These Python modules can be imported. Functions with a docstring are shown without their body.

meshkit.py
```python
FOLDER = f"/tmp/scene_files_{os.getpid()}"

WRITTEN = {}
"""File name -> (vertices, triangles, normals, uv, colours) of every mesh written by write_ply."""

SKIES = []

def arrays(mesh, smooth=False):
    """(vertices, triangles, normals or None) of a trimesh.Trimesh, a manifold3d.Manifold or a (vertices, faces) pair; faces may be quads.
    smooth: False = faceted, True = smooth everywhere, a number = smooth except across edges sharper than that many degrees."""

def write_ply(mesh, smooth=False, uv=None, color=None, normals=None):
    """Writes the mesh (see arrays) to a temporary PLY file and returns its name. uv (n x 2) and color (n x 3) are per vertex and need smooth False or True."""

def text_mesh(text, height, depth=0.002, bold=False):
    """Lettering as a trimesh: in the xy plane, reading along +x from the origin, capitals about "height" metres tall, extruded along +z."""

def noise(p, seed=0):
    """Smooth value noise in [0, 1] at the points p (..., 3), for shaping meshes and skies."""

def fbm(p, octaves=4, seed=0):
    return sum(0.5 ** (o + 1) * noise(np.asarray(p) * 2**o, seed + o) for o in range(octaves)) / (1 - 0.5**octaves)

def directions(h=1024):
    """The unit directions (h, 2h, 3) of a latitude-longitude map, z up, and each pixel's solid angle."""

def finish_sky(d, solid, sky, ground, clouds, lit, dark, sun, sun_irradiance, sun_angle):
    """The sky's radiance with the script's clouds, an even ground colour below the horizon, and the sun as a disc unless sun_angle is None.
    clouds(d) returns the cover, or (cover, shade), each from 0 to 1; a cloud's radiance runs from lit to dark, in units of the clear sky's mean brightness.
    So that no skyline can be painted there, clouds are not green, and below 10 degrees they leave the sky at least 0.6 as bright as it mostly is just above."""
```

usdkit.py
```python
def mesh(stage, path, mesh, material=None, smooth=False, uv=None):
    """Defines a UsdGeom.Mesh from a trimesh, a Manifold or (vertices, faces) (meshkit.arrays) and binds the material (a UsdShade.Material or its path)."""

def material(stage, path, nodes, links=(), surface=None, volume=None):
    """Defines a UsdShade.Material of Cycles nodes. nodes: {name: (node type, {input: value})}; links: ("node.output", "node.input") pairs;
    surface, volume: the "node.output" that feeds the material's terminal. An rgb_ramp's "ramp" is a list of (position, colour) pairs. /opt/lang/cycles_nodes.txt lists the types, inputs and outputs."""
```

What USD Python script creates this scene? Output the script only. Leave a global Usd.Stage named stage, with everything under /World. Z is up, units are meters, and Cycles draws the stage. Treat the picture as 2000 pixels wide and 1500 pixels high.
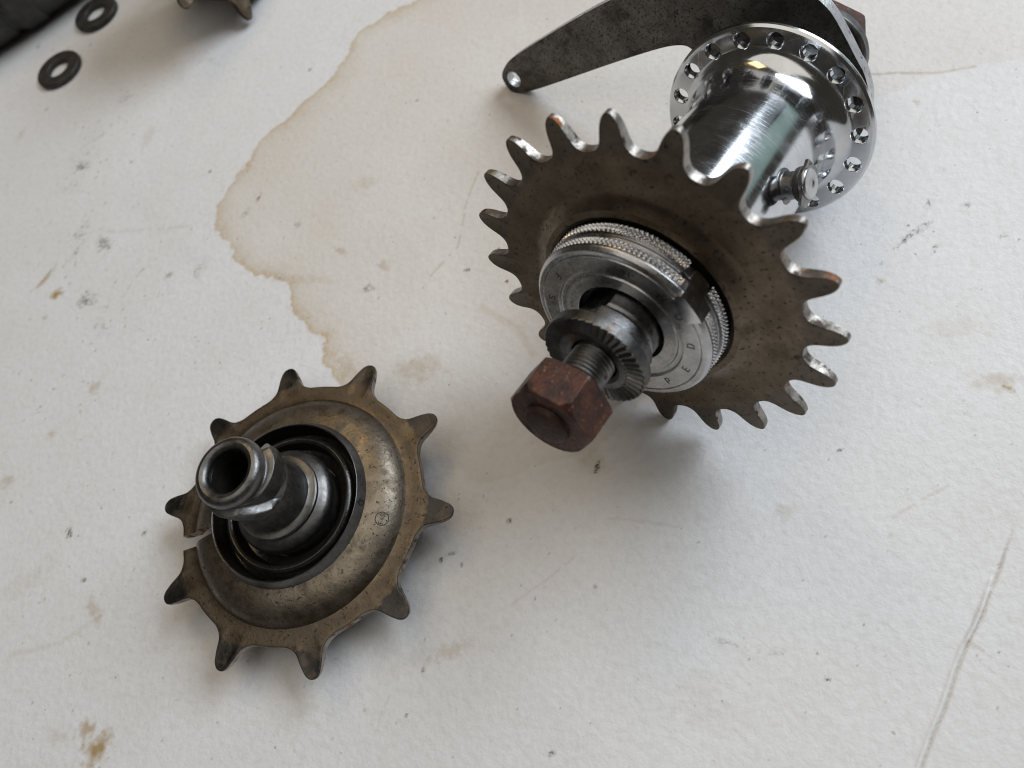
import math, numpy as np, trimesh, manifold3d as m3, shapely, usdkit, meshkit
from shapely.geometry import Polygon, Point, LineString
from scipy.spatial import cKDTree
from pxr import Usd, UsdGeom, UsdLux, UsdShade, Gf, Sdf, Vt

stage = Usd.Stage.CreateInMemory()
UsdGeom.SetStageUpAxis(stage, UsdGeom.Tokens.z); UsdGeom.SetStageMetersPerUnit(stage, 1.0)
UsdGeom.Xform.Define(stage, '/World'); UsdGeom.Scope.Define(stage, '/World/Looks')
MM = 0.001
PI = math.pi

# ---------------------------------------------------------------- camera, light, exposure (lengths in mm unless noted)
CAM = np.array([52.42404, -92.34914, 189.05873])
RIGHT = np.array([0.96364, 0., -0.26721]); DOWN = np.array([-0.1138, -0.90478, -0.4104]); FWD = np.cross(RIGHT, DOWN)
FPX = 1511.7
cam = UsdGeom.Camera.Define(stage, '/World/camera')
M = np.eye(4); M[0, :3] = RIGHT; M[1, :3] = -DOWN; M[2, :3] = -FWD; M[3, :3] = CAM * MM
cam.AddTransformOp().Set(Gf.Matrix4d(*M.ravel().tolist()))
cam.CreateHorizontalApertureAttr(36.0); cam.CreateVerticalApertureAttr(27.0)
cam.CreateFocalLengthAttr(36.0 * FPX / 2000); cam.CreateClippingRangeAttr(Gf.Vec2f(0.005, 20))
cam.CreateFStopAttr(15.0); cam.CreateFocusDistanceAttr(0.190)
cam.CreateExposureAttr(0.36)

def lamp(name, pos, target, w, h, intensity, color):
    l = UsdLux.RectLight.Define(stage, '/World/' + name)
    z = np.array(pos, float) - np.array(target, float); z /= np.linalg.norm(z)
    x = np.cross([0, 0, 1], z); x /= np.linalg.norm(x); y = np.cross(z, x)
    A = np.eye(4); A[0, :3] = x; A[1, :3] = y; A[2, :3] = z; A[3, :3] = pos
    l.AddTransformOp().Set(Gf.Matrix4d(*A.ravel().tolist()))
    l.CreateWidthAttr(w); l.CreateHeightAttr(h); l.CreateIntensityAttr(intensity); l.CreateColorAttr(Gf.Vec3f(*color))
    return l
lamp('window_upper', (0.83, 0.52, 0.84), (0.03, 0, 0.02), 0.95, 0.58, 6.5, (0.86, 0.94, 1.03))
lamp('window_lower', (0.86, 0.93, 0.42), (0.03, 0, 0.02), 0.30, 0.40, 0.16, (0.70, 0.88, 1.0))
lamp('window_lower_side', (1.10, 0.58, 0.36), (0.03, 0, 0.02), 0.46, 0.36, 0.30, (0.62, 0.90, 0.86))
lamp('room_lamp', (-0.30, 1.05, 1.35), (0, 0, 0), 0.6, 0.36, 2.8, (1.0, 0.70, 0.32))
lamp('overhead_fill', (-0.15, 0.1, 1.6), (-0.15, 0.1001, 0), 1.8, 1.8, 0.74, (1.0, 0.94, 0.85))  # added soft fill from overhead, in place of ceiling bounce
dome = UsdLux.DomeLight.Define(stage, '/World/room_glow')
bg = usdkit.material(stage, '/World/Looks/room', {'b': ('background_shader', {'color': (1.0, 0.9, 0.76), 'strength': 0.035})}, surface='b.background')
UsdShade.MaterialBindingAPI.Apply(dome.GetPrim()).Bind(bg)

def T(px, py, h=0.0):                                  # a point of the table under a pixel of the 2000 x 1500 photograph
    r = RIGHT * ((px - 1000) / FPX) + DOWN * ((py - 750) / FPX) + FWD
    return (CAM + r * ((h - CAM[2]) / r[2]))[:2]

# ---------------------------------------------------------------- helpers
used = {}
def numbered(path):
    k = used.get(path, -1) + 1; used[path] = k
    return path if k == 0 else f'{path}_{k:03d}'
def tag(p, **kw):
    for k, v in kw.items(): p.SetCustomDataByKey(k, v)
def thing(name, label, cat, origin=(0, 0, 0), axes=None, group=None):
    x = UsdGeom.Xform.Define(stage, numbered('/World/' + name))
    A = np.eye(4)
    if axes is not None: A[:3, :3] = axes
    A[3, :3] = np.array(origin) * MM
    x.AddTransformOp().Set(Gf.Matrix4d(*A.ravel().tolist()))
    tag(x.GetPrim(), label=label, category=cat)
    if group: tag(x.GetPrim(), group=group)
    return str(x.GetPath())
def obj(name, mesh, mat, parent='/World', smooth=32, label=None):
    if isinstance(mesh, m3.Manifold):
        q = mesh.to_mesh(); mesh = trimesh.Trimesh(q.vert_properties[:, :3], q.tri_verts, process=True)
    mesh = trimesh.Trimesh(np.asarray(mesh.vertices) * MM, mesh.faces, process=False)
    p = usdkit.mesh(stage, numbered(parent + '/' + name), mesh, mat, smooth=smooth)
    if label: tag(p.GetPrim(), label=label)
    return p
def rings(rows, closed=True, cap0=False, cap1=False):
    """rows: (k, n, 3) rings; joins neighbouring rings (and the last to the first when closed) by quads."""
    rows = np.asarray(rows, float); k, n, _ = rows.shape
    v = rows.reshape(-1, 3); f = []
    i = np.arange(n); j = (i + 1) % n
    for a in range(k if closed else k - 1):
        b = (a + 1) % k
        f.append(np.c_[a * n + i, a * n + j, b * n + j]); f.append(np.c_[a * n + i, b * n + j, b * n + i])
    f = np.vstack(f)
    for flag, a in ((cap0, 0), (cap1, k - 1)):
        if flag:
            v = np.vstack([v, rows[a].mean(0)]); c = len(v) - 1
            q = np.c_[a * n + j, a * n + i, np.full(n, c)]
            f = np.vstack([f, q if a == 0 else q[:, ::-1]])
    t = trimesh.Trimesh(v, f, process=True)
    if t.volume < 0: t.invert()
    return t
def circle(r, z, n=144, th=None):
    th = np.arange(n) * 2 * PI / n if th is None else th
    r = np.broadcast_to(r, th.shape); z = np.broadcast_to(z, th.shape)
    return np.c_[r * np.cos(th), r * np.sin(th), z]
def lathe(prof, n=144, solid=False):
    """prof: (r, z) loop; solid: the profile starts and ends near the axis and is capped"""
    R = [circle(r, z, n) for r, z in prof]
    return rings(R, closed=not solid, cap0=solid, cap1=solid)
def rounded(prof, rad, k=4):
    """rounds the corners of an (r, z) open profile"""
    P = np.array(prof, float); out = [P[0]]
    for a, b, c in zip(P[:-2], P[1:-1], P[2:]):
        d1, d2 = a - b, c - b; l1, l2 = np.linalg.norm(d1), np.linalg.norm(d2)
        q = min(rad, l1 * .45, l2 * .45)
        s, e = b + d1 / l1 * q, b + d2 / l2 * q
        for t in np.linspace(0, 1, k): out.append((1 - t) ** 2 * s + 2 * t * (1 - t) * b + t * t * e)
    out.append(P[-1]); return out
def man(t):
    return m3.Manifold(m3.Mesh(np.asarray(t.vertices, np.float32), np.asarray(t.faces, np.uint32)))
def move(t, R=None, p=(0, 0, 0)):
    A = np.eye(4)
    if R is not None: A[:3, :3] = R
    A[:3, 3] = p
    t = t.copy(); t.apply_transform(A); return t
def cross(poly): return m3.CrossSection([np.array(shapely.geometry.polygon.orient(poly).exterior.coords)[:-1]])
def rotz(a): c, s = math.cos(a), math.sin(a); return np.array([[c, -s, 0], [s, c, 0], [0, 0, 1.]])

# ---------------------------------------------------------------- materials
def metal(name, c1, c2, rough=(.3, .45), scale=250, metallic=1.0, spots=(), radial=(), bump=(1500, .00004), aniso=0.0, stretch=None, spec=.5):
    """spots: (noise scale, low, high, colour, roughness detail); radial: (r from, r to in mm, colour, amount)"""
    N = {'tc': ('texture_coordinate', {}), 'n1': ('noise_texture', {'scale': scale, 'detail': 5.0, 'roughness': .6}),
         'cr': ('rgb_ramp', {'ramp': [(.35, c1), (.65, c2)]}),
         'n2': ('noise_texture', {'scale': scale * 3.1, 'detail': 4.0, 'roughness': .6}),
         'rr': ('map_range', {'from_min': .3, 'from_max': .7, 'to_min': rough[0], 'to_max': rough[1]}),
         'nb': ('noise_texture', {'scale': bump[0], 'detail': 4.0, 'roughness': .6}),
         'b': ('bump', {'strength': 1.0, 'distance': bump[1]}),
         'p': ('principled_bsdf', {'metallic': metallic, 'specular_ior_level': spec})}
    L = [('tc.object', 'n2.vector'), ('n1.fac', 'cr.fac'), ('n2.fac', 'rr.value'),
         ('tc.object', 'nb.vector'), ('nb.fac', 'b.height'), ('b.normal', 'p.normal')]
    if stretch:
        N['mp'] = ('mapping', {'scale': stretch}); L += [('tc.object', 'mp.vector'), ('mp.vector', 'n1.vector')]
    else: L.append(('tc.object', 'n1.vector'))
    out, rough_out = 'cr.color', 'rr.result'
    for k, (r0, r1, col, amt) in enumerate(radial):
        if k == 0:
            N['xy'] = ('vector_math', {'math_type': 'multiply', 'vector2': (1, 1, 0)}); N['ln'] = ('vector_math', {'math_type': 'length'})
            N['wob'] = ('math', {'math_type': 'multiply_add', 'value2': .003, 'value3': -.0015}); N['rw'] = ('math', {'math_type': 'add'})
            L += [('tc.object', 'xy.vector1'), ('xy.vector', 'ln.vector1'), ('n2.fac', 'wob.value1'), ('ln.value', 'rw.value1'), ('wob.value', 'rw.value2')]
        N[f'ra{k}'] = ('map_range', {'range_type': 'smoothstep', 'from_min': r0 * MM, 'from_max': r1 * MM, 'to_min': 0., 'to_max': amt, 'clamp': True})
        N[f'rm{k}'] = ('mix_color', {'b': col})
        L += [('rw.value', f'ra{k}.value'), (f'ra{k}.result', f'rm{k}.fac'), (out, f'rm{k}.a')]; out = f'rm{k}.result'
    for k, (sc, lo, hi, col) in enumerate(spots):
        N[f's{k}'] = ('noise_texture', {'scale': sc, 'detail': 6.0, 'roughness': .65, 'distortion': .3})
        N[f'sm{k}'] = ('map_range', {'range_type': 'smoothstep', 'from_min': lo, 'from_max': hi, 'clamp': True})
        N[f'mx{k}'] = ('mix_color', {'b': col}); N[f'ro{k}'] = ('mix_float', {'b': .62})
        N[f'off{k}'] = ('mapping', {'location': (k * .37 + .11, k * .21, .05)})
        L += [('tc.object', f'off{k}.vector'), (f'off{k}.vector', f's{k}.vector'), (f's{k}.fac', f'sm{k}.value'), (f'sm{k}.result', f'mx{k}.fac'), (out, f'mx{k}.a'),
              (f'sm{k}.result', f'ro{k}.fac'), (rough_out, f'ro{k}.a')]
        out, rough_out = f'mx{k}.result', f'ro{k}.result'
    L += [(out, 'p.base_color'), (rough_out, 'p.roughness')]
    return usdkit.material(stage, '/World/Looks/' + name, N, L, surface='p.BSDF')

SPROCKET = metal('brown_sprocket_steel', (.125, .097, .068), (.20, .16, .117), (.33, .48), 120,
                 spots=((1000, .57, .66, (.045, .04, .035)), (330, .60, .70, (.075, .062, .05)), (60, .55, .75, (.11, .088, .066))), radial=((34.3, 35.8, (.085, .078, .07), .5),))
TOOTH_EDGE = metal('worn_edge_steel', (.19, .172, .152), (.40, .37, .34), (.32, .52), 220,
                   spots=((200, .52, .60, (.085, .07, .06)), (150, .57, .65, (.22, .095, .045))), bump=(900, .00012))
DRIVER_PLATE = metal('blotchy_driver_steel', (.165, .138, .104), (.275, .24, .192), (.30, .48), 130,
                     spots=((210, .46, .70, (.15, .125, .10)), (1150, .58, .66, (.055, .045, .036)), (420, .62, .70, (.10, .08, .065))),
                     radial=((30.0, 31.6, (.125, .093, .06), .72), (36.3, 37.6, (.055, .054, .053), .95),), bump=(1200, .00007))
CHROME = usdkit.material(stage, '/World/Looks/polished_chrome', {
    'tc': ('texture_coordinate', {}), 'mp': ('mapping', {'scale': (1, 1, 40)}), 'n1': ('noise_texture', {'scale': 60., 'detail': 6., 'roughness': .65}), 'n2': ('noise_texture', {'scale': 130., 'detail': 5., 'roughness': .6}),
    'mq': ('mapping', {'scale': (1, 1, 9), 'rotation': (.5, .3, 0)}), 'vo': ('voronoi_texture', {'feature': 'distance_to_edge', 'scale': 90.}), 'sc': ('map_range', {'from_min': 0., 'from_max': .012, 'to_min': 1., 'to_max': 0., 'clamp': True}),
    'r1': ('map_range', {'from_min': .35, 'from_max': .68, 'to_min': .085, 'to_max': .20}), 'r2': ('math', {'math_type': 'multiply_add', 'value2': .12}),
    'cr': ('rgb_ramp', {'ramp': [(.3, (.50, .515, .535)), (.6, (.64, .655, .675))]}), 'hh': ('math', {'math_type': 'multiply_add', 'value2': .35}), 'b': ('bump', {'distance': .000005}), 'p': ('principled_bsdf', {'metallic': 1.})},
    [('tc.object', 'mp.vector'), ('mp.vector', 'n1.vector'), ('tc.object', 'n2.vector'), ('tc.object', 'mq.vector'), ('mq.vector', 'vo.vector'), ('vo.distance', 'sc.value'), ('n2.fac', 'r1.value'), ('sc.result', 'r2.value1'), ('r1.result', 'r2.value3'),
     ('r2.value', 'p.roughness'), ('n2.fac', 'cr.fac'), ('cr.color', 'p.base_color'), ('sc.result', 'hh.value1'), ('n1.fac', 'hh.value3'), ('hh.value', 'b.height'), ('b.normal', 'p.normal')], surface='p.BSDF')
CAP = metal('plain_cap_steel', (.42, .42, .425), (.55, .55, .555), (.20, .34), 300, spots=((800, .64, .74, (.16, .15, .14)),), bump=(2000, .00003))
KNURL = metal('knurled_steel', (.62, .62, .64), (.78, .78, .80), (.14, .22), 300, bump=(2000, .00001))
DARKSTEEL = metal('dark_steel', (.16, .16, .165), (.28, .28, .285), (.24, .40), 250, spots=((420, .58, .68, (.05, .048, .045)),))
DRIVERSTEEL = metal('worn_driver_steel', (.125, .122, .12), (.21, .206, .20), (.32, .48), 250, spots=((300, .60, .70, (.06, .052, .05)), (140, .66, .74, (.10, .05, .04))), bump=(1400, .00005))
GREASE_AND_SHADE = metal('grease_and_shade_black', (.010, .009, .008), (.020, .017, .015), (.12, .28), 300, metallic=0., bump=(700, .00008))  # grease on the parts; also the dark colour of the slot filler
WASHER = metal('dark_washer_steel', (.10, .10, .10), (.18, .175, .17), (.35, .5), 300, spots=((230, .58, .68, (.20, .12, .06)),))
RUST = metal('red_rust', (.026, .009, .006), (.082, .026, .013), (.36, .62), 260, metallic=.3, spots=((900, .60, .68, (.24, .095, .045)), (180, .50, .66, (.022, .012, .011)), (420, .64, .70, (.16, .13, .115))), bump=(1300, .00016))
DARKRUST = metal('dark_rust', (.03, .015, .012), (.065, .028, .02), (.5, .7), 260, metallic=.25, spots=((700, .62, .72, (.18, .08, .045)),), bump=(1300, .00016))
BLACKRUST = metal('blackened_steel', (.034, .032, .032), (.07, .065, .063), (.38, .58), 300, metallic=.5, spots=((380, .64, .70, (.16, .055, .03)),), bump=(900, .0001))
ARM = metal('pitted_arm_steel', (.095, .088, .078), (.165, .155, .14), (.34, .5), 150, spots=((1500, .50, .66, (.045, .042, .038)), (110, .50, .70, (.06, .055, .05))), bump=(1500, .00010))
LIT_ARM_EDGE = metal('lit_arm_edge', (.42, .42, .43), (.62, .62, .63), (.3, .5), 220, spots=((500, .60, .68, (.08, .075, .07)),), bump=(800, .00025))  # lighter than the arm: light on the rim is put into the colour
RUST_EDGE = metal('brown_edge_steel', (.05, .038, .025), (.12, .092, .065), (.45, .65), 220, spots=((260, .55, .65, (.05, .035, .025)),), bump=(900, .0001))
INK = metal('stamped_groove', (.05, .048, .045), (.09, .085, .08), (.5, .6), 300)
DIRTYDARK = metal('grimy_dark_steel', (.035, .036, .034), (.075, .074, .066), (.42, .6), 90, metallic=.5, spots=((160, .6, .7, (.10, .05, .03)),), bump=(700, .0001))

# ---------------------------------------------------------------- the table top
def ax(*spans):
    out = []
    for a, b, s in spans: out += list(np.arange(a, b, s))
    return np.array(out + [spans[-1][1]])
gx = ax((-900, -290, 61), (-290, -150, .9), (-150, 172, .46), (172, 800, 60))
gy = ax((-420, -108, 52), (-108, 165, .46), (165, 262, .9), (262, 700, 60))
X, Y = np.meshgrid(gx, gy, indexing='ij'); P2 = np.c_[X.ravel(), Y.ravel()]; P3 = np.c_[P2, np.zeros(len(P2))]
near = (P2[:, 0] > -292) & (P2[:, 0] < 174) & (P2[:, 1] > -110) & (P2[:, 1] < 264)
Pn = P2[near]; n3 = lambda s, seed=0, o=3: meshkit.fbm(np.c_[Pn / s, np.zeros(len(Pn))], o, seed)
tan = np.zeros(len(Pn)); rust = np.zeros(len(Pn)); dirt = np.zeros(len(Pn)); dz = np.zeros(len(Pn))
# the tide mark of an old spill
edge = [(860, -20), (820, 0), (740, 38), (705, 58), (685, 90), (668, 122), (652, 148), (612, 183), (570, 220), (525, 255), (495, 290), (475, 325), (450, 360), (429, 395),
        (421, 430), (432, 455), (450, 478), (455, 500), (480, 525), (500, 536), (535, 545), (560, 556), (565, 585), (580, 622), (605, 645), (626, 662), (632, 690), (640, 715),
        (662, 748), (730, 800), (830, 850), (880, 915), (940, 945), (1010, 930), (1070, 905), (1160, 890), (1230, 820), (1350, 640), (1480, 480), (1640, 330), (1720, 190), (1850, 135), (2060, 110)]
poly = [tuple(T(*p)) for p in edge]
wob = np.c_[n3(5, 1) - .5, n3(5, 2) - .5] * 4.2 + np.c_[n3(1.3, 3) - .5, n3(1.3, 4) - .5] * 1.6
Q = Pn + wob
full = Polygon(poly + [(400, 250), (400, 420), (-40, 420)])
inside = shapely.contains_xy(full.buffer(0), Q[:, 0], Q[:, 1])
line = LineString(poly); samp = np.array([line.interpolate(t).coords[0] for t in np.arange(0, line.length, .4)])
arc = np.arange(0, line.length, .4) / line.length
dist, which = cKDTree(samp).query(Q)
a_end = line.project(Point(*T(635, 705))) / line.length; sharp = np.interp(arc[which], [0, a_end, a_end + .03, a_end + .07, 1], [1, 1, .6, .12, .05])
strength = .55 + .9 * n3(14, 5)
tan[inside] = (.15 + .20 * n3(22, 6)[inside]) * (1 - .55 * np.clip((Pn[inside, 0] - 20) / 90, 0, 1))
tan += np.where(inside, np.exp(-(dist / 1.9)), np.exp(-(dist / .45) ** 2)) * .35 * strength * sharp
tan[inside] *= np.clip((np.linalg.norm(Pn[inside] - T(930, 900), axis=1) - 8) / 45, .35, 1)
tan += inside * np.exp(-(dist / 7)) * .25 * strength * sharp
def blob(px, py, rx, ry=None, ang=0., amt=1., chan=None, rag=.6, fill=1.):
    """an irregular stain; radii in pixels of the photograph at that spot"""
    ry = ry or rx; c = T(px, py); ex = T(px + 1, py) - c; s = np.linalg.norm(ex); a = math.radians(ang)
    dxy = T(px + math.cos(a), py + math.sin(a)) - c; dxy /= np.linalg.norm(dxy); nn = np.array([-dxy[1], dxy[0]])
    D = Pn - c; k = np.abs(D).max(1) < (rx + ry) * s * 3 + 2
    d = D[k]; q = np.hypot(d @ dxy / (rx * s), d @ nn / (ry * s))
    q = q + (meshkit.fbm(np.c_[d / (max(.6, ry * s * .5)), np.full(len(d), px)], 4, 7) - .5) * 2 * rag
    chan[k] += (1.15 if chan is dirt else .95) * amt * np.clip(1.25 - q, 0, 1) * (fill if fill == 1 else np.where(meshkit.noise(np.c_[d / .8, np.full(len(d), py)], 3) > 1 - fill, 1, .15))
for a in [(90, 542, 22, 6, -50, .8), (110, 574, 11, 9, 0, 1.), (88, 620, 5, 5, 0, .5), (168, 1425, 18, 14, 0, .7), (186, 1462, 20, 26, 70, .95), (110, 1438, 26, 12, 20, .2), (183, 1192, 30, 11, 70, .38),
          (185, 757, 14, 12, 0, .4), (1945, 745, 50, 26, 5, .34), (1968, 758, 12, 7, 20, .75), (880, 1272, 44, 14, -25, .32), (60, 1130, 60, 20, -30, .14), (1160, 905, 18, 34, -70, .2), (1150, 880, 30, 40, 0, .15),
          (1535, 1000, 16, 24, 60, .22), (590, 545, 60, 10, 0, .2), (100, 850, 9, 8, 0, .4), (690, 730, 45, 20, 40, .35), (820, 720, 45, 26, 0, .35), (800, 1290, 60, 20, -30, .12), (1720, 548, 9, 6, 0, .6),
          (665, 490, 16, 6, 20, .4), (750, 520, 14, 10, 0, .4), (710, 360, 22, 14, 0, .25), (40, 265, 14, 5, -60, .3), (290, 265, 24, 10, -60, .2), (15, 940, 12, 12, 0, .4), (1370, 1340, 60, 30, 0, .1), (1540, 300, 12, 5, 0, .3),
          (1790, 200, 12, 5, 45, .4), (1865, 640, 60, 30, 0, .12), (1400, 1400, 90, 30, 0, .08), (590, 1390, 30, 12, -20, .12), (850, 1100, 40, 10, -30, .14)]: blob(*a[:5], amt=a[5], chan=rust, rag=.9)
for a in [(1780, 460, 46, 8, -35, .8, .5), (1815, 397, 12, 12, 0, .6, .4), (1887, 400, 12, 8, 0, .5, .5), (1965, 457, 14, 6, -20, .9, .6), (1825, 487, 14, 6, -55, .7, .5), (1720, 513, 8, 5, 0, .4, .6), (160, 325, 14, 8, 0, .8, .5),
          (205, 475, 18, 14, 60, .55, .5), (170, 585, 16, 14, 0, .7, .45), (160, 450, 10, 22, 0, .5, .35), (150, 490, 30, 4, -50, .6, .45), (195, 640, 26, 10, 40, .5, .3), (165, 300, 34, 60, 0, .35, .22), (330, 538, 9, 5, -30, .6, .6),
          (390, 525, 12, 22, 20, .4, .3), (912, 527, 7, 4, 0, .9, 1), (720, 563, 11, 8, 0, .6, .6), (505, 387, 8, 3, -60, .8, 1), (410, 335, 3, 3, 0, .8, 1), (136, 1040, 7, 9, 0, .9, .6), (164, 1133, 5, 4, 0, .9, 1), (282, 1038, 5, 8, 0, .6, .7),
          (994, 1018, 5, 6, 0, .8, 1), (862, 1093, 3, 6, 10, 1., 1), (902, 1103, 3, 4, 0, .9, 1), (880, 1082, 10, 3, -15, .6, .7), (1167, 912, 5, 11, 10, 1., 1), (1163, 920, 4, 5, 0, .9, 1), (1617, 1328, 6, 4, 30, 1.2, 1), (1078, 1472, 6, 5, -50, .9, .8),
          (1635, 882, 11, 4, -25, .7, .6), (827, 1309, 4, 4, 0, .7, 1), (1162, 1147, 3, 4, 0, .6, 1), (1364, 1060, 3, 3, 0, .6, 1), (605, 136, 3, 3, 0, .9, 1), (815, 196, 3, 3, 0, .7, 1), (795, 1397, 4, 4, 0, .7, 1), (75, 91, 4, 3, -60, .7, 1),
          (480, 415, 5, 10, 20, .5, .5), (485, 1290, 3, 3, 0, .6, 1), (974, 487, 3, 4, 0, 1, 1), (990, 550, 5, 3, 0, 1., 1), (580, 440, 6, 8, 0, .5, .5), (415, 120, 24, 5, 20, .4, .35), (245, 190, 10, 14, 0, .4, .4), (1000, 1240, 2, 2, 0, .7, 1), (1568, 1134, 3, 2, 0, .6, 1)]:
    blob(*a[:5], amt=a[5], chan=dirt, rag=.7, fill=a[6])
# loose fine specks
rng = np.random.default_rng(5)
for k in range(900):
    px, py = (rng.uniform(0, 2000), rng.uniform(20, 1500)) if k > 170 else (rng.normal(190, 70), rng.normal(430, 190))
    r = rng.uniform(.8, 2.0) * (1.5 if k % 31 == 0 else 1); blob(px, py, r, r * rng.uniform(.6, 1.6), amt=rng.uniform(.25, .75), chan=dirt if rng.random() < .75 else rust, rag=.3)
def stroke(pts, width, amt, chan, gap=.0, jit=.8, seed=0):
    w = np.array([T(*p) for p in pts]); ls = LineString(w); t = np.arange(0, ls.length, .15)
    s = np.array([ls.interpolate(q).coords[0] for q in t]); s = s + (meshkit.fbm(np.c_[s / 4, np.full(len(s), seed)], 3, seed)[:, None] - .5) * jit
    dd, ii = cKDTree(s).query(Pn, distance_upper_bound=width * 4); ok = np.isfinite(dd)
    g = np.ones(len(t)) if gap == 0 else (meshkit.fbm(np.c_[t / 2.2, np.full(len(t), seed + .5), np.zeros(len(t))], 2, seed) > gap) * 1.
    v = np.zeros(len(Pn)); v[ok] = np.exp(-(dd[ok] / width) ** 2) * g[ii[ok]]
    if chan is not None: chan += .6 * amt * v
    return v
stroke([(1395, 1247), (1425, 1256), (1455, 1266), (1490, 1274), (1530, 1277)], .35, .45, dirt, .42, seed=1)
stroke([(1385, 1240), (1410, 1252), (1455, 1262)], .5, .4, dirt, .48, seed=2)
stroke([(1685, 146), (1760, 142), (1830, 143), (1905, 130)], .4, .7, rust, .2, seed=3); stroke([(1690, 146), (1800, 142)], .3, .4, dirt, .3, seed=4)
stroke([(210, 452), (280, 450), (370, 442)], .7, .3, rust, .25, seed=5); stroke([(935, 335), (912, 390), (905, 430), (895, 480), (840, 540)], .4, .55, rust, .35, seed=6)
stroke([(240, 580), (262, 545), (280, 525)], .35, .4, dirt, .4, seed=8); stroke([(1190, 1010), (1260, 1020), (1330, 1028)], .35, .3, rust, .2, seed=9)
stroke([(1000, 1180), (1070, 1130), (1120, 1090)], .35, .3, rust, .3, seed=10); stroke([(1745, 1010), (1800, 975), (1850, 950)], .35, .35, rust, .35, seed=11)
stroke([(400, 880), (425, 840), (445, 800)], .35, .35, rust, .3, seed=12); stroke([(20, 1280), (120, 1255), (200, 1200)], .8, .25, rust, .3, seed=13); stroke([(735, 1430), (745, 1390), (760, 1360)], .3, .3, rust, .2, seed=14)
stroke([(255, 385), (335, 470), (400, 520)], 3.0, .06, dirt, .3, seed=15); stroke([(940, 600), (1010, 640), (1040, 690)], 1.2, .3, rust, .3, seed=16)
# the split along the grain at the right-hand side
crack = [(1982, 1018), (1968, 1060), (1945, 1130), (1925, 1185), (1908, 1225), (1890, 1258), (1872, 1305), (1845, 1385), (1822, 1440), (1800, 1500), (1785, 1545)]
v = stroke(crack, .22, 0, None, 0, .9, 21); along = np.clip((T(1982, 1018)[1] - Pn[:, 1]) / 8, 0, 1)
dz -= .45 * v * along; rust += .42 * v * along; dirt += .30 * v * along * (.4 + n3(1.5, 9))
v2 = stroke([(x - 9, y) for x, y in crack[2:]], .35, 0, None, .1, .9, 21); dz += .32 * v2 * along
stroke([(1890, 1252), (1905, 1262), (1920, 1272)], .3, .7, rust, .0, seed=22); stroke([(1912, 1192), (1925, 1195)], .3, .5, rust, .0, seed=23)
v3 = stroke([(1935, 1150), (1905, 1220), (1888, 1255)], .4, 0, None, .0, .6, 25); dz += .35 * v3
# lumps of the old paint
dz += (n3(1.6, 30, 3) - .5) * .085 + (n3(6, 33, 2) - .5) * .08
P3[near, 2] = dz
stain = np.zeros((len(P2), 3)); stain[near] = np.clip(np.c_[tan, rust, dirt], 0, 1)
nx, ny = len(gx), len(gy); I = np.arange(nx * ny).reshape(nx, ny)
F = np.vstack([np.c_[I[:-1, :-1].ravel(), I[1:, :-1].ravel(), I[1:, 1:].ravel()], np.c_[I[:-1, :-1].ravel(), I[1:, 1:].ravel(), I[:-1, 1:].ravel()]])
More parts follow.
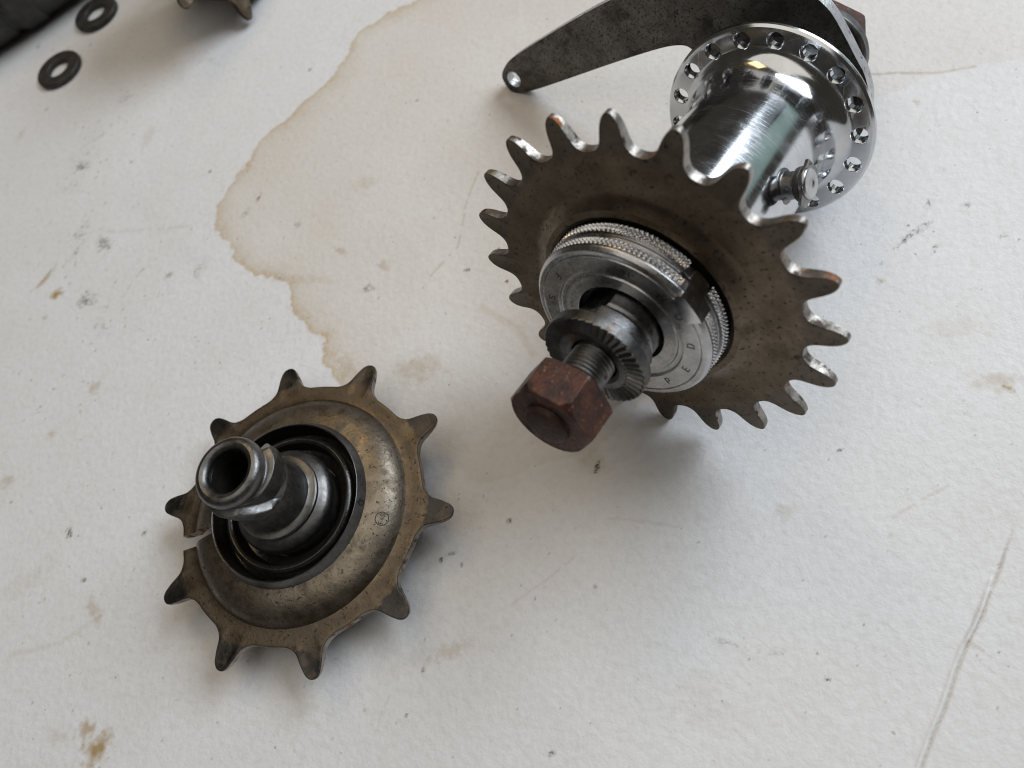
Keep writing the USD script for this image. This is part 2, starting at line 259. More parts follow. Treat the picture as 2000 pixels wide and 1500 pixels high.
# rim and underside of the board
rim = np.r_[I[:, 0], I[-1, 1:], I[-2::-1, -1], I[0, -2:0:-1]]; low = P3[rim] - [0, 0, 22.]; base = len(P3)
k = np.arange(len(rim)); kn = (k + 1) % len(rim)
F = np.vstack([F, np.c_[rim[k], base + k, base + kn], np.c_[rim[k], base + kn, rim[kn]], np.c_[base + kn, base + k, np.full(len(k), base + len(rim))]])
V = np.vstack([P3, low, low.mean(0)]); stain = np.vstack([stain, np.zeros((len(rim) + 1, 3))])
PAINT = usdkit.material(stage, '/World/Looks/old_white_paint', {
    'tc': ('texture_coordinate', {}), 'at': ('attribute', {'attribute': 'stain'}), 'sp': ('separate_color', {}),
    'n0': ('noise_texture', {'scale': 28., 'detail': 5., 'roughness': .6}), 'c0': ('rgb_ramp', {'ramp': [(.3, (.705, .695, .69)), (.7, (.745, .742, .747))]}),
    'n1': ('noise_texture', {'scale': 420., 'detail': 4., 'roughness': .65}), 'c1': ('rgb_ramp', {'ramp': [(.3, (.93, .925, .915)), (.55, (1, 1, 1))]}), 'm0': ('mix_color', {'blend_type': 'multiply', 'fac': 1.}),
    'n2': ('noise_texture', {'scale': 900., 'detail': 3., 'roughness': .6}), 't1': ('map_range', {'from_min': .25, 'from_max': .75, 'to_min': .75, 'to_max': 1.25}), 't2': ('math', {'math_type': 'multiply'}),
    'm1': ('mix_color', {'b': (.50, .385, .24)}), 'm2': ('mix_color', {'b': (.36, .24, .085)}), 'm3': ('mix_color', {'b': (.095, .072, .048)}),
    'n5': ('noise_texture', {'scale': 1500., 'detail': 3., 'roughness': .6}), 'br': ('map_range', {'from_min': .36, 'from_max': .62, 'to_min': .25, 'to_max': 1.35, 'clamp': True}), 'bm': ('math', {'math_type': 'multiply', 'use_clamp': True}),
    'wn': ('noise_texture', {'scale': 2200., 'detail': 2.}), 'ws': ('vector_math', {'math_type': 'scale', 'scale': .0009}), 'wa': ('vector_math', {'math_type': 'add'}), 'vs': ('voronoi_texture', {'scale': 330., 'randomness': 1.}), 'vc': ('separate_color', {}), 'vr': ('map_range', {'from_min': .82, 'from_max': 1., 'to_min': 0., 'to_max': .14, 'clamp': True}), 'vd': ('math', {'math_type': 'less_than'}), 'vg': ('map_range', {'to_min': .12, 'to_max': .6}), 've': ('math', {'math_type': 'multiply'}), 'm4': ('mix_color', {'b': (.20, .165, .13)}),
    'nb1': ('noise_texture', {'scale': 620., 'detail': 3., 'roughness': .55}), 'nb2': ('noise_texture', {'scale': 2600., 'detail': 3., 'roughness': .6}), 'ha': ('math', {'math_type': 'multiply_add', 'value2': .28}),
    'b': ('bump', {'distance': .00017, 'strength': 1.}), 'p': ('principled_bsdf', {'roughness': .52, 'specular_ior_level': .35})},
    [('tc.object', 'n0.vector'), ('tc.object', 'n1.vector'), ('tc.object', 'n2.vector'), ('tc.object', 'nb1.vector'), ('tc.object', 'nb2.vector'), ('at.color', 'sp.color'),
     ('n0.fac', 'c0.fac'), ('n1.fac', 'c1.fac'), ('c0.color', 'm0.a'), ('c1.color', 'm0.b'), ('m0.result', 'm1.a'), ('n2.fac', 't1.value'), ('t1.result', 't2.value1'), ('sp.r', 't2.value2'), ('t2.value', 'm1.fac'),
     ('m1.result', 'm2.a'), ('sp.g', 'm2.fac'), ('m2.result', 'm3.a'), ('tc.object', 'n5.vector'), ('n5.fac', 'br.value'), ('br.result', 'bm.value1'), ('sp.b', 'bm.value2'), ('bm.value', 'm3.fac'), ('tc.object', 'wn.vector'), ('wn.color', 'ws.vector1'), ('ws.vector', 'wa.vector1'), ('tc.object', 'wa.vector2'), ('wa.vector', 'vs.vector'), ('vs.color', 'vc.color'), ('vc.r', 'vr.value'), ('vs.distance', 'vd.value1'), ('vr.result', 'vd.value2'), ('vd.value', 've.value1'), ('vc.g', 'vg.value'), ('vg.result', 've.value2'), ('m3.result', 'm4.a'), ('ve.value', 'm4.fac'), ('m4.result', 'p.base_color'),
     ('nb2.fac', 'ha.value1'), ('nb1.fac', 'ha.value3'), ('ha.value', 'b.height'), ('b.normal', 'p.normal')], surface='p.BSDF')
tm = usdkit.mesh(stage, '/World/table_top', trimesh.Trimesh(V * MM, F, process=False), PAINT, smooth=True)
UsdGeom.PrimvarsAPI(tm).CreatePrimvar('stain', Sdf.ValueTypeNames.Color3fArray, 'vertex').Set(Vt.Vec3fArray.FromNumpy(stain.astype(np.float32)))
tag(tm.GetPrim(), kind='structure', label='old white painted table top with a brown tide mark, rust spots and a split')

# ---------------------------------------------------------------- sprockets
def outline(teeth, skip):
    """tooth outline (n, 2), first tooth at angle 0"""
    prof = [(35.5, 7.6), (35.6, 6.6), (35.95, 5.6), (36.6, 4.5), (37.5, 3.75), (38.8, 3.3), (40.3, 2.95), (41.6, 2.5), (42.7, 2.1), (43.3, 1.65), (43.8, 1.1), (44.0, .5), (44.05, 0)] if skip else \
           [(35.75, 5.0), (35.85, 4.4), (36.25, 3.7), (36.9, 3.15), (37.8, 2.75), (39.0, 2.5), (40.3, 2.3), (41.5, 2.0), (42.4, 1.62), (43.0, 1.2), (43.45, .75), (43.65, .35), (43.7, 0)]
    right = [(r, h / r) for r, h in prof]; one = [(r, -a) for r, a in right] + [(r, a) for r, a in right[-2::-1]]
    pts = []
    for k in range(teeth):
        for r, a in one: pts.append((r, a + 2 * PI * k / teeth))
        if skip: pts += [(35.5, (k + .5) * 2 * PI / teeth + t) for t in (-.08, 0, .08)]
        else: pts.append((35.7, (k + .5) * 2 * PI / teeth))
    q = np.array([(r * math.cos(a), r * math.sin(a)) for r, a in pts])
    for _ in range(2):
        n_ = np.roll(q, -1, 0); q = np.stack([.75 * q + .25 * n_, .25 * q + .75 * n_], 1).reshape(-1, 2)
    s = Polygon(q).segmentize(.5)
    p = np.array(s.exterior.coords)[:-1]; th = np.unwrap(np.arctan2(p[:, 1], p[:, 0]))
    if th[-1] < th[0]: p = p[::-1]
    return p
def sprocket(out, prof_front, prof_back, z0, z1, cham=.3, taper=.5, phase=0.):
    """a plate between z1 (back) and z0 (front) with the tooth outline; prof_front/back: (r, z) rings from the hole's edge outwards"""
    p = out @ rotz(phase)[:2, :2].T
    th = np.arctan2(p[:, 1], p[:, 0]); r = np.hypot(p[:, 0], p[:, 1])
    tg = np.roll(p, -1, 0) - np.roll(p, 1, 0); tg /= np.linalg.norm(tg, axis=1, keepdims=True); nr = np.c_[tg[:, 1], -tg[:, 0]]
    thin = lambda rr: taper * np.clip((rr - 38) / 6, 0, 1) ** 1.5
    inset = p - nr * cham
    rows = [circle(q, z, th=th) for q, z in prof_front]
    rows += [np.c_[inset, z0 - thin(r)], np.c_[p - nr * cham * .3, z0 - thin(r) - cham * .35], np.c_[p, z0 - thin(r) - cham]]
    nface = len(rows)
    rows += [np.c_[p, z1 + thin(r) + cham], np.c_[inset, z1 + thin(r)]]
    rows += [circle(q, z, th=th) for q, z in prof_back[::-1]]
    return rings(rows, closed=True), rows, nface
OUT20, OUT10 = outline(20, False), outline(10, True)

# ---------------------------------------------------------------- the assembled hub
def frame(n, u):
    n = np.array(n, float); n /= np.linalg.norm(n); u = np.array(u, float); u -= n * (u @ n); u /= np.linalg.norm(u)
    return np.array([u, np.cross(n, u), n])
HUB = thing('coaster_hub', 'polished chrome bicycle coaster hub with large twenty tooth sprocket, brake arm and rusty axle nuts', 'hub', (41.0415, -3.0143, 42.3224), frame((-.50418, -.82608, .25179), (.79532, -.33053, .50815)))
# sprocket plate: face and worn tooth edge are separate meshes so that each wears its own steel
body, rows, nf = sprocket(OUT20, [(21.45, .2), (21.5, 1.6), (22.2, 2.0), (23.6, 1.75), (24.9, .8), (26.2, .12), (27.5, 0), (31, 0), (34.6, 0)],
                          [(21.45, -1.2), (24, -2.7), (30, -2.7), (34.6, -2.7)], 0, -2.7, phase=-4.15627)
def split_rim(rows, nf):
    rim = rings(rows[nf - 2:nf + 2], closed=False)
    face = rings([*rows[nf:], *rows[:nf]], closed=False)
    return face, rim
def plate_parts(parent, rows, nf, mat_face, mat_edge, label):
    face_rows = [*rows[nf + 1:], *rows[:nf - 1]]
    rim_rows = [rows[nf - 2], rows[nf - 1], rows[nf], rows[nf + 1]]
    a = rings(face_rows, closed=False); b = rings(rim_rows, closed=False)
    ref = np.vstack(rows).mean(0)
    s = obj('sprocket', a, mat_face, parent, 25, label)
    obj('worn_tooth_edge', b, mat_edge, str(s.GetPath()), 40)
    return str(s.GetPath())
def orient_open(rows):
    return rings(rows, closed=False)
plate_parts(HUB, rows, nf, SPROCKET, TOOTH_EDGE, 'large brown steel sprocket with twenty narrow teeth')

# hub shell: barrel flaring into the drilled flange
fl = -65.67
prof = [(15.5, -4.2), (24.5, -4.2), (25.2, -3.6), (25.2, -2.9), (24.5, -2.8), (15, -2.8)]
fil = [(18.0 + 4.2 * (1 - math.cos(t)), fl + 0.15 + 7.5 * (1 - math.sin(t))) for t in np.linspace(0, PI / 2, 22)]
shell = [(16, -2.8), (24.3, -2.8), (25, -3.3), (24.5, -4.6), (21.5, -5.0), (19.3, -6.2), (18.2, -8.5)] + [(18.0, z) for z in np.linspace(-11, fl + 9.5, 12)] + fil[1:] + [(25.4, fl + .1), (26.45, fl - .1), (27.0, fl - .7), (27.1, fl - 1.3), (26.8, fl - 2.0), (26.0, fl - 2.4), (16, fl - 2.4)]
sh = man(lathe(shell, 192))
holes = []
for k in range(18):
    a = -4.55593 + k * 2 * PI / 18
    drill = lathe([(0.01, -6), (1.72, -6), (1.72, -.75), (2.15, -.1), (2.15, 4), (0.01, 4)], 32, solid=True)
    holes.append(man(move(drill, None, (23.6 * math.cos(a), 23.6 * math.sin(a), fl))))
drilled = sh - m3.Manifold.batch_boolean(holes, m3.OpType.Add)
obj('hub_shell', drilled, CHROME, HUB, 28)

# spring clip oiler on the shell
oa = math.radians(354); OR = np.column_stack([(0, 0, 1), np.cross((math.cos(oa), math.sin(oa), 0), (0, 0, 1)), (math.cos(oa), math.sin(oa), 0)])
OP = np.array([0, 0, -37.2])
oil = obj('oiler', move(lathe(rounded([(2.6, 16.5), (4.1, 16.5), (4.1, 17.8), (3.1, 18.1), (3.05, 22.0), (2.4, 22.0)], .3) , 64), OR, OP), DARKSTEEL, HUB)
op = str(oil.GetPath())
lidp = shapely.union_all([Point(0, 0).buffer(3.75, 48), Polygon([(-1.5, 2.5), (1.5, 2.5), (1.1, 5.3), (-1.1, 5.3)]).buffer(.3), Polygon([(-2.4, -2.5), (2.4, -2.5), (2.2, -4.4), (-2.2, -4.4)]).buffer(.3)])
lid = trimesh.creation.extrude_polygon(lidp, .7, engine='earcut')
ROT = rotz(math.radians(-62))
obj('spring_band', move(lathe(rounded([(3.0, 20.9), (3.8, 21.0), (3.9, 22.3), (3.3, 22.7), (2.9, 21.6)], .3), 64), OR, OP), BLACKRUST, op)
obj('cap_lid', move(move(lid, ROT), OR, OP + OR @ np.array([0, 0, 22.5])), DARKSTEEL, op)
obj('cap_button', move(lathe(rounded([(.01, 23.6), (.8, 23.65), (1.2, 23.9), (3.0, 23.85), (3.45, 23.55), (3.45, 23.0), (.01, 23.0)], .3), 64, solid=True), OR, OP), CAP, op)

# dust cap with two knurled bands and a slot
N = 124 * 7; th = np.arange(N) * 2 * PI / N
def gapped(base, a0, a1, rlow, deg=np.degrees(th)):
    d = (deg - a0) % 360; w = (a1 - a0) % 360
    inn = np.clip(np.minimum(d, w - d) / .5, 0, 1) * (d < w)
    return base * (1 - inn) + rlow * inn
def band(z0, z1, r, a0, a1):
    R = [circle(gapped(np.full(N, r - .45), a0, a1, 19.3), z0, th=th)]
    for z in np.linspace(z0, z1, 15):
        e = min((z - z0), (z1 - z)) / .25; e = min(1, e)
        k = np.abs(np.sin(62 * th + z * 3.7)) * np.abs(np.sin(62 * th - z * 3.7))
        R.append(circle(gapped(r - .32 + .32 * e * k * 1.2, a0, a1, 19.3), z, th=th))
    R.append(circle(gapped(np.full(N, r - .45), a0, a1, 19.3), z1, th=th))
    R += [circle(18.8, z1, th=th), circle(18.8, z0, th=th)]
    return rings(R)
cap = obj('dust_cap', lathe(rounded([(20.2, 2.6), (20.2, 4.9), (19.7, 5.0), (19.7, 6.3), (20.0, 6.4), (20.0, 8.2), (20.75, 8.4), (20.75, 9.1), (20.0, 9.95), (18.95, 10.1), (18.8, 9.7), (18.6, 10.1), (14.9, 10.15), (14.6, 9.4), (13.6, 9.3), (13.4, 9.75), (12.4, 9.6), (10.2, 9.45), (10.1, 8.5), (10.1, 2.6)], .18, 3), 192), CAP, HUB, 30)
cp = str(cap.GetPath())
obj('knurled_band', band(2.2, 4.75, 21.2, 5, 23), KNURL, cp, 20); obj('knurled_band', band(6.35, 8.35, 20.85, -2, 20), KNURL, cp, 20)
def sector(r0, r1, a0, a1, z0, z1, n=10):
    a = np.radians(np.linspace(a0, a1, n)); q = [(r1 * math.cos(t), r1 * math.sin(t)) for t in a] + [(r0 * math.cos(t), r0 * math.sin(t)) for t in a[::-1]]
    return move(trimesh.creation.extrude_polygon(Polygon(q), z1 - z0, engine='earcut'), None, (0, 0, z0))
obj('locking_tab', trimesh.util.concatenate([sector(18, 20.7, 6.5, 18, 2.6, 6.6), sector(17.6, 21.35, -1.5, 17.5, 6.5, 10.5)]), KNURL, cp, 20)
def stamp(text, r, ang, z, h, parent, mat, flip=1):
    t = meshkit.text_mesh(text, h, .12); c = (t.bounds[0] + t.bounds[1]) / 2; t.apply_translation((-c[0], -c[1], 0))
    a = math.radians(ang); t = move(t, rotz(a + PI / 2), (r * math.cos(a), r * math.sin(a), z)); return obj('stamped_letter', t, mat, parent, False)
obj('slot_shade', trimesh.util.concatenate([sector(19.0, 19.95, -3, 4, 6.2, 8.3), sector(19.0, 19.9, 5, 24, 2.2, 5.2)]), GREASE_AND_SHADE, cp, 20)  # black filler blocks; shade of the slot is put into their colour
for ch, ang in (('T', 204), ('O', 230.5), ('R', 257), ('P', 284), ('E', 310), ('D', 337), ('O', 364), ('M', 382.5), ('H', 411), ('F', 477.5), ('S', 504)):
    stamp(ch, 16.6, ang, 10.06, 1.7, cp, INK)

# adjusting cone, locknut, serrated washer, axle, nut
conem = man(lathe(rounded([(5, 5), (9.5, 5), (9.5, 12.9), (8.7, 13.7), (7.6, 13.9), (5, 13.9)], .5), 128)) ^ m3.Manifold.cube((40, 14.4, 40), True).rotate((0, 0, 12))
obj('adjusting_cone', conem, DARKSTEEL, HUB, 30)
flat = m3.Manifold.cylinder(3.1, 10.2, 10.2, 128).translate((0, 0, 14.5)) ^ m3.Manifold.cube((30, 16.2, 10), True).rotate((0, 0, 12)).translate((0, 0, 15))
obj('flat_nut', flat - m3.Manifold.cylinder(9, 5, 5, 64).translate((0, 0, 12)), DARKSTEEL, HUB, 25)
obj('driver_face', lathe([(10, -1), (21.4, -1), (21.4, 1.2), (10, 1.2)], 128), GREASE_AND_SHADE, HUB)
obj('bearing_ring', lathe([(5, 4), (10.1, 4), (10.1, 5.5), (5, 5.5)], 96), GREASE_AND_SHADE, HUB)
n = 44 * 8; tw = np.arange(n) * 2 * PI / n; saw = ((tw * 44 / (2 * PI)) % 1.0); tri = np.minimum(saw / .75, (1 - saw) / .25)
rw = [circle(5.4, 17.7, th=tw), circle(11.2, 17.7, th=tw), circle(11.85, 18.2, th=tw), circle(11.9, 20.6, th=tw), circle(11.55 + .2 * tri, 20.75 + .25 * tri, th=tw), circle(11.2 + .1 * tri, 20.7 + .55 * tri, th=tw), circle(8.2, 20.75 + .5 * tri, th=tw),
      circle(7.8, 20.95 + .15 * tri, th=tw), circle(7.5, 21.1, th=tw), circle(6.3, 21.1, th=tw), circle(5.4, 20.6, th=tw)]
obj('serrated_washer', rings(rw), WASHER, HUB, 22)
def thread(z0, z1, r, pitch=1.0, n=96, depth=.5):
    t = np.arange(n) * 2 * PI / n; R = []
    for z in np.arange(z0, z1 + 1e-6, pitch / 8):
        ph = ((z / pitch) - t / (2 * PI)) % 1.0; R.append(circle(r - depth * np.abs(2 * ph - 1) ** 1.2, z, th=t))
    return R
ax_rows = [circle(.02, -117.5, 96), circle(4.0, -117.5, 96)] + thread(-117, -96, 4.85, 2.0) + [circle(4.7, -95.5, 96), circle(4.7, 15.9, 96)] + thread(16, 39.2, 4.95) + [circle(4.55, 39.6, 96), circle(3.9, 39.95, 96), circle(2.4, 40.05, 96), circle(.02, 40.0, 96)]
obj('axle', rings(ax_rows, closed=False, cap0=True, cap1=True), DRIVERSTEEL, HUB, 30)
def hexnut(z0, z1, across, phase, chamfer=1.0, bore=4.95):
    hexa = Polygon([(across / math.sqrt(3) * math.cos(phase + k * PI / 3), across / math.sqrt(3) * math.sin(phase + k * PI / 3)) for k in range(6)]).buffer(-.35).buffer(.35, 6)
    h = man(trimesh.creation.extrude_polygon(hexa, z1 - z0, engine='earcut')).translate((0, 0, z0))
    rr = across / math.sqrt(3)
    c = man(lathe([(.01, z0 - .1), (rr * .93, z0 - .1), (rr * 1.02, z0 + chamfer * .6), (rr * 1.02, z1 - chamfer * 2.4), (rr * .97, z1 - chamfer * 1.1), (rr * .86, z1 + .02), (rr * .8, z1 + .2), (.01, z1 + .2)], 96, solid=True))
    return (h ^ c) - m3.Manifold.cylinder(z1 - z0 + 4, bore, bore, 64).translate((0, 0, z0 - 2))
obj('axle_nut', hexnut(29.6, 38.4, 17.0, math.radians(27)), RUST, HUB, 25, 'rusty red hexagonal axle nut on the near end')
# axle end blackened inside the nut
obj('axle_tip', lathe(rounded([(.02, 40.3), (2.5, 40.25), (4.2, 39.9), (4.9, 39.3), (4.9, 38.0), (.02, 38.0)], .4), 64, solid=True), DARKRUST, HUB)

# brake arm: flat plate, slightly bent towards the table at its far end
lower = [(-92.0, 36.7), (-92.3, 32.5), (-90.9, 30.2), (-88.9, 29.3), (-82.4, 28.1), (-62.4, 27.2), (-44.7, 26.5), (-27.3, 25.4), (-21.5, 24.3), (-18.8, 23.0), (-17.6, 20), (-19, 14), (-21.5, 4), (-21, -7), (-14, -17), (0, -21.5), (13, -18), (20.5, -8)]
upper = [(21.7, 0.3), (21.1, 4), (20.6, 9.6), (19.7, 17.2), (18, 21.1), (14.5, 28), (8, 35), (-2, 39.5), (-14, 42), (-35.5, 42.7), (-50.7, 42.4), (-65.7, 41.6), (-82.4, 40.6), (-87.9, 39.1)]
def smooth_closed(p, it=2):
    p = np.array(p, float)
    for _ in range(it):
        q = np.roll(p, -1, 0); p = np.stack([.75 * p + .25 * q, .25 * p + .75 * q], 1).reshape(-1, 2)
    return p
armp = Polygon(smooth_closed(lower + upper)).buffer(0)
hole = Point(-87.3, 34.0).buffer(2.7, 24); ctr = Point(0, 0).buffer(6, 32)
def bent(z, u): return z - 4 * np.clip((-u - 20) / 65, 0, 1.05)
thick = 3.3
slab = m3.Manifold.extrude(cross(armp), thick)
slab = slab - m3.Manifold.extrude(cross(hole), 9).translate((0, 0, -3)) - m3.Manifold.extrude(cross(ctr), 9).translate((0, 0, -3))
slab = slab.refine_to_length(3.0)
q = slab.to_mesh(); tv = np.array(q.vert_properties[:, :3]); tf = np.array(q.tri_verts)
tv[:, 2] = bent(-79.0 - thick + tv[:, 2], tv[:, 0])
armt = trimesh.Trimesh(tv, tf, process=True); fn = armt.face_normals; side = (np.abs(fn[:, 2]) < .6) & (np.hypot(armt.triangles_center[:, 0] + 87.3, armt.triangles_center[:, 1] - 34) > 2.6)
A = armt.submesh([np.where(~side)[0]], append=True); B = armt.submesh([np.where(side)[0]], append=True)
ar = obj('brake_arm', A, ARM, HUB, 30, 'long pitted steel brake arm with a small hole at its tip')
obj('arm_edge', B, LIT_ARM_EDGE, str(ar.GetPath()), 40)
obj('brake_cone', lathe(rounded([(6, -79), (17, -79), (19, -76), (19, -69), (14, -67), (6, -67)], .8), 128), DARKSTEEL, HUB)
obj('spacer', lathe(rounded([(5, -100.5), (9.2, -100.5), (9.2, -82.5), (5, -82.5)], .4), 96), DIRTYDARK, HUB)
obj('serrated_washer', lathe(rounded([(5.2, -104.3), (12.6, -104.3), (13.3, -103.7), (13.3, -101.2), (12.6, -100.6), (5.2, -100.6)], .3), 96), WASHER, HUB, label='grey steel washer behind the brake arm')
obj('axle_nut', hexnut(-113.6, -104.4, 18.0, math.radians(12)), RUST, HUB, 25, 'rusty axle nut behind the brake arm')

# ---------------------------------------------------------------- the loose driver with its skip tooth sprocket
DRV = thing('sprocket_driver', 'loose hub driver lying sprocket down, with ten tooth skip sprocket and hollow tube black inside', 'sprocket', (-56.0389, -34.3946, 11.1257), frame((-.02102, .00337, .99977), (.99072, -.13426, .02128)))
body, rows, nf = sprocket(OUT10, [(20.75, 5.0), (20.8, 5.2), (21.2, 5.15), (21.6, 5.1), (22.2, 4.85), (24, 4.5), (26, 3.95), (28.3, 2.95), (29.8, 1.75), (30.6, .75), (31.2, .18), (32.2, 0), (33.4, 0), (34.6, 0)],
                          [(20.75, 3.0), (22, 2.5), (25, 1.2), (29, -1), (31, -2.6), (34.6, -2.6)], 0, -2.6, cham=.35, taper=.75, phase=-4.36306)
a0 = math.radians(-160.5)
def slot_cut(t, grow=0.0):
    c = Polygon([(21.0, -1.75 - grow), (46, -2.3 - grow), (46, 2.3 + grow), (21.0, 1.75 + grow)])
    s = m3.Manifold.extrude(cross(c), 30).translate((0, 0, -12)).rotate((0, 0, math.degrees(a0)))
    return man(t) - s
whole = slot_cut(body); q = whole.to_mesh(); wt = trimesh.Trimesh(q.vert_properties[:, :3], q.tri_verts, process=True)
cen = wt.triangles_center; nrm = wt.face_normals; rr = np.hypot(cen[:, 0], cen[:, 1])
cut_wall = (np.abs(nrm[:, 2]) < .3) & (rr > 21.6)
sp = obj('sprocket', wt.submesh([np.where(~cut_wall)[0]], append=True), DRIVER_PLATE, DRV, 28, 'blotchy brown dished sprocket with ten spaced teeth and a cut slot')
obj('worn_tooth_edge', wt.submesh([np.where(cut_wall)[0]], append=True), TOOTH_EDGE, str(sp.GetPath()), 40)
spp = str(sp.GetPath())
obj('cup_rim', lathe([(20.72, 4.6), (20.8, 7.4), (21.0, 7.52), (21.2, 7.4), (22.3, 4.75), (22.0, 4.4)], 192), DRIVERSTEEL, DRV, 40)
obj('greasy_cup', lathe(rounded([(20.7, 7.1), (20.2, 1.2), (18.6, .6), (18.4, 4.9), (17.4, 5.6), (16.4, 5.0), (15.8, 1.5), (13.0, .8), (13.0, -2.5), (20.9, -2.5), (20.9, 7.1)], .35, 4), 192), GREASE_AND_SHADE, DRV, 40)
# the hollow barrel: lip, helical roller ramps, body and shoulder rings
n = 240; tb = np.arange(n) * 2 * PI / n
zz = [(4.9, 20.0)]; R = []
pr = [(31.4, 5.65), (31.85, 6.2), (32.1, 6.9), (31.95, 7.6), (31.5, 8.2), (30.8, 8.6), (30.0, 8.75), (29.2, 8.75), (28.6, 8.5), (28.2, 8.15), (27.9, 8.05)]
R += [circle(4.6, 6.0, n), circle(5.1, 25, n), circle(5.3, 30.6, n)] + [circle(r, z, n) for z, r in pr]
def ramp(z):
    f = ((tb * 3 / (2 * PI)) + (z - 24) * .055 + .35) % 1.0
    lobe = np.clip(f / .72, 0, 1) * np.clip((1 - f) / .07, 0, 1)
    env = np.clip((27.9 - z) / .35, 0, 1) * np.clip((z - 20.2) / 1.6, 0, 1)
    return 8.05 + 2.05 * lobe * env + .85 * np.clip((21.6 - z) / 1.5, 0, 1)
R += [circle(ramp(z), z, n) for z in np.arange(27.8, 20.0, -.22)]
R += [circle(r, z, n) for z, r in [(19.9, 8.95), (18, 9.05), (15, 9.1), (12, 9.2), (10.9, 9.3), (10.5, 9.9), (10.35, 10.9), (10.05, 11.2), (9.6, 11.2), (9.3, 11.25), (8.9, 11.9), (8.3, 12.9), (7.5, 13.5), (6.8, 13.7), (5.6, 13.7), (4.6, 13.4), (2.0, 12.4), (0, 12.4), (-3, 12.4), (-3, 4.6)]]
obj('driver_barrel', rings(R), DRIVERSTEEL, DRV, 28, 'hollow grey steel driver tube with ramped grooves')
obj('bore_lining', lathe([(4.5, 2), (5.3, 2), (5.2, 29.8), (5.0, 29.9)], 96), GREASE_AND_SHADE, DRV, True)  # black sleeve that makes the bore dark by its colour
obj('base_ring', lathe(rounded([(11, -10.7), (17.2, -10.7), (17.6, -9.5), (17.6, -4), (20, -2.4), (11, -2.4)], .4), 128), DARKSTEEL, DRV)
# the maker's roundel stamped on the dish
def on_dish(t, ang, rad):
    a = math.radians(ang); slope = math.atan2(1.0, 2.3)
    Rm = rotz(a) @ np.array([[math.cos(slope), 0, math.sin(slope)], [0, 1, 0], [-math.sin(slope), 0, math.cos(slope)]])
    z = np.interp(rad, [24, 26, 28.3, 29.8], [4.5, 3.95, 2.95, 1.75])
    return move(t, Rm, (rad * math.cos(a), rad * math.sin(a), z - .02))
mk = obj('maker_mark', on_dish(trimesh.creation.annulus(1.55, 1.78, .12, sections=48), -5, 27.2), INK, spp, False)
for ch, off in (('F', -.95), ('&', 0), ('S', .95)):
    t = meshkit.text_mesh(ch, 1.25 if ch != '&' else .8, .12); c = (t.bounds[0] + t.bounds[1]) / 2; t.apply_translation((-c[0] + off, -c[1], 0)); t = move(t, rotz(PI * .5))
    obj('stamped_letter', on_dish(t, -5, 27.2), INK, str(mk.GetPath()), False)
t = meshkit.text_mesh('O', 1.6, .1); c = (t.bounds[0] + t.bounds[1]) / 2; t.apply_translation((-c[0], -c[1], 0))
slope = math.atan2(2.65, 1.1); a = math.radians(2); Rm = rotz(a) @ np.array([[math.cos(slope), 0, math.sin(slope)], [0, 1, 0], [-math.sin(slope), 0, math.cos(slope)]])
obj('stamped_letter', move(t, Rm @ rotz(PI / 2), (21.8 * math.cos(a), 21.8 * math.sin(a), 5.95)), INK, DRV, False)

# ---------------------------------------------------------------- two loose washers at the top left
def washer(px, py, rot, label, name='washer'):
    c = T(px, py, 1.2); w = thing(name, label, 'washer', (c[0], c[1], .08), np.array(rotz(rot)).T, 'loose washers on the table')
    obj('washer_ring', lathe(rounded([(5.0, 0.3), (5.3, 0), (10.4, 0), (10.68, .35), (10.68, 1.7), (10.2, 2.33), (5.35, 2.33), (5.0, 2.0), (5.0, .3)], .22), 128), BLACKRUST, w, 30)
washer(116, 136, .3, 'dark rusty steel washer lying alone, nearer the middle of the table')
washer(188, 27, 1.9, 'black steel washer beside the dark cylinder, partly cut by the photo\'s top edge')

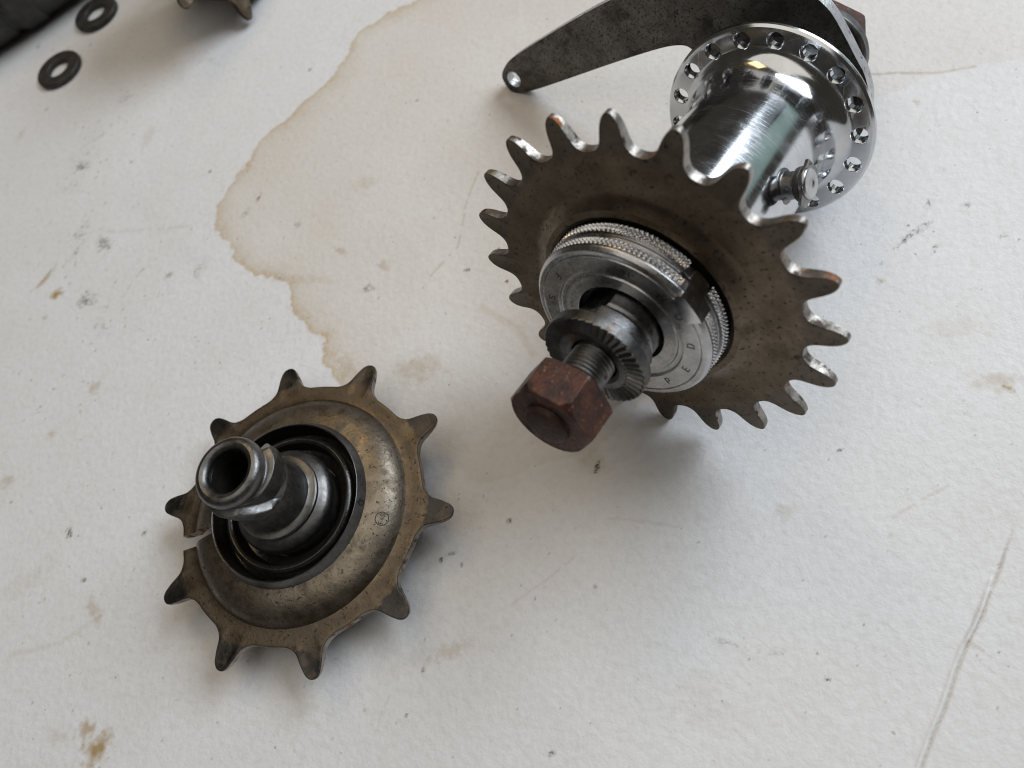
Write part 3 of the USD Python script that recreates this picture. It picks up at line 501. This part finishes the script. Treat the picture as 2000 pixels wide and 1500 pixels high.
# ---------------------------------------------------------------- grimy cylinder in the far left corner
p0, p1 = T(0, 112), T(165, 3); dr = (p1 - p0) / np.linalg.norm(p1 - p0); nn = np.array([-dr[1], dr[0]])
rad = 17.0; c0 = (p0 + p1) / 2 + nn * (rad * .62)
CYL = thing('brake_cylinder', 'grimy dark ribbed metal cylinder lying on its side at the photo\'s top left corner', 'hub part', (c0[0], c0[1], rad + .1), frame((dr[0], dr[1], 0), (0, 0, 1)))
obj('cylinder_body', lathe(rounded([(7, -46), (15.5, -46), (16.9, -44), (16.9, -9), (15.9, -8), (15.9, -6.5), (17, -5.5), (17, 22), (15.6, 23.5), (15.6, 26), (16.4, 27), (16.4, 42), (14, 44), (7, 44)], .6), 128), DIRTYDARK, CYL)
obj('collar', lathe(rounded([(16, -4), (17.8, -4), (18.1, -3), (18.1, 6), (17.6, 7), (16, 7)], .5), 128), DIRTYDARK, CYL)
obj('spindle', lathe(rounded([(.02, -60), (4.4, -60), (4.8, -59), (4.8, 62), (4.4, 63), (.02, 63)], .4), 48, solid=True), DIRTYDARK, CYL)

# ---------------------------------------------------------------- a second skip tooth sprocket, leaning, of which two teeth reach into view
P1, P2_ = np.array([-123.5, 164.0, 22.0]), np.array([-109.6, 175.9, 2.6])
e = (P2_ - P1) / np.linalg.norm(P2_ - P1); up = np.array([-.15, .9, .55]); up -= e * (e @ up); up /= np.linalg.norm(up)
cen = (P1 + P2_) / 2 + up * 43.9 * math.cos(PI / 10); nrm = np.cross(e, up); nrm = nrm if nrm @ (CAM - cen) > 0 else -nrm
u = (P2_ - cen) / np.linalg.norm(P2_ - cen)
cen = cen + up * 1.6
SP2 = thing('skip_tooth_sprocket', 'brown skip tooth sprocket leaning at the photo\'s top edge with two teeth in view', 'sprocket', cen, frame(nrm, u))
body2, rows2, nf2 = sprocket(OUT10, [(20.75, 5.0), (20.9, 7.3), (21.5, 7.3), (23.7, 5.25), (26, 4.4), (29.8, 1.9), (31.3, .15), (33, 0), (34.6, 0)], [(20.75, 3.0), (25, 1.2), (29, -1), (31, -2.6), (34.6, -2.6)], 0, -2.6, cham=.35, taper=.75)
plate_parts(SP2, rows2, nf2, RUST_EDGE, RUST_EDGE, None)
obj('hub_barrel', lathe(rounded([(9, -30), (17, -30), (18, -29), (18, -6), (20.7, -3), (20.7, 4), (15, 4), (12.5, 6), (9, 6)], .5), 96), GREASE_AND_SHADE, SP2)
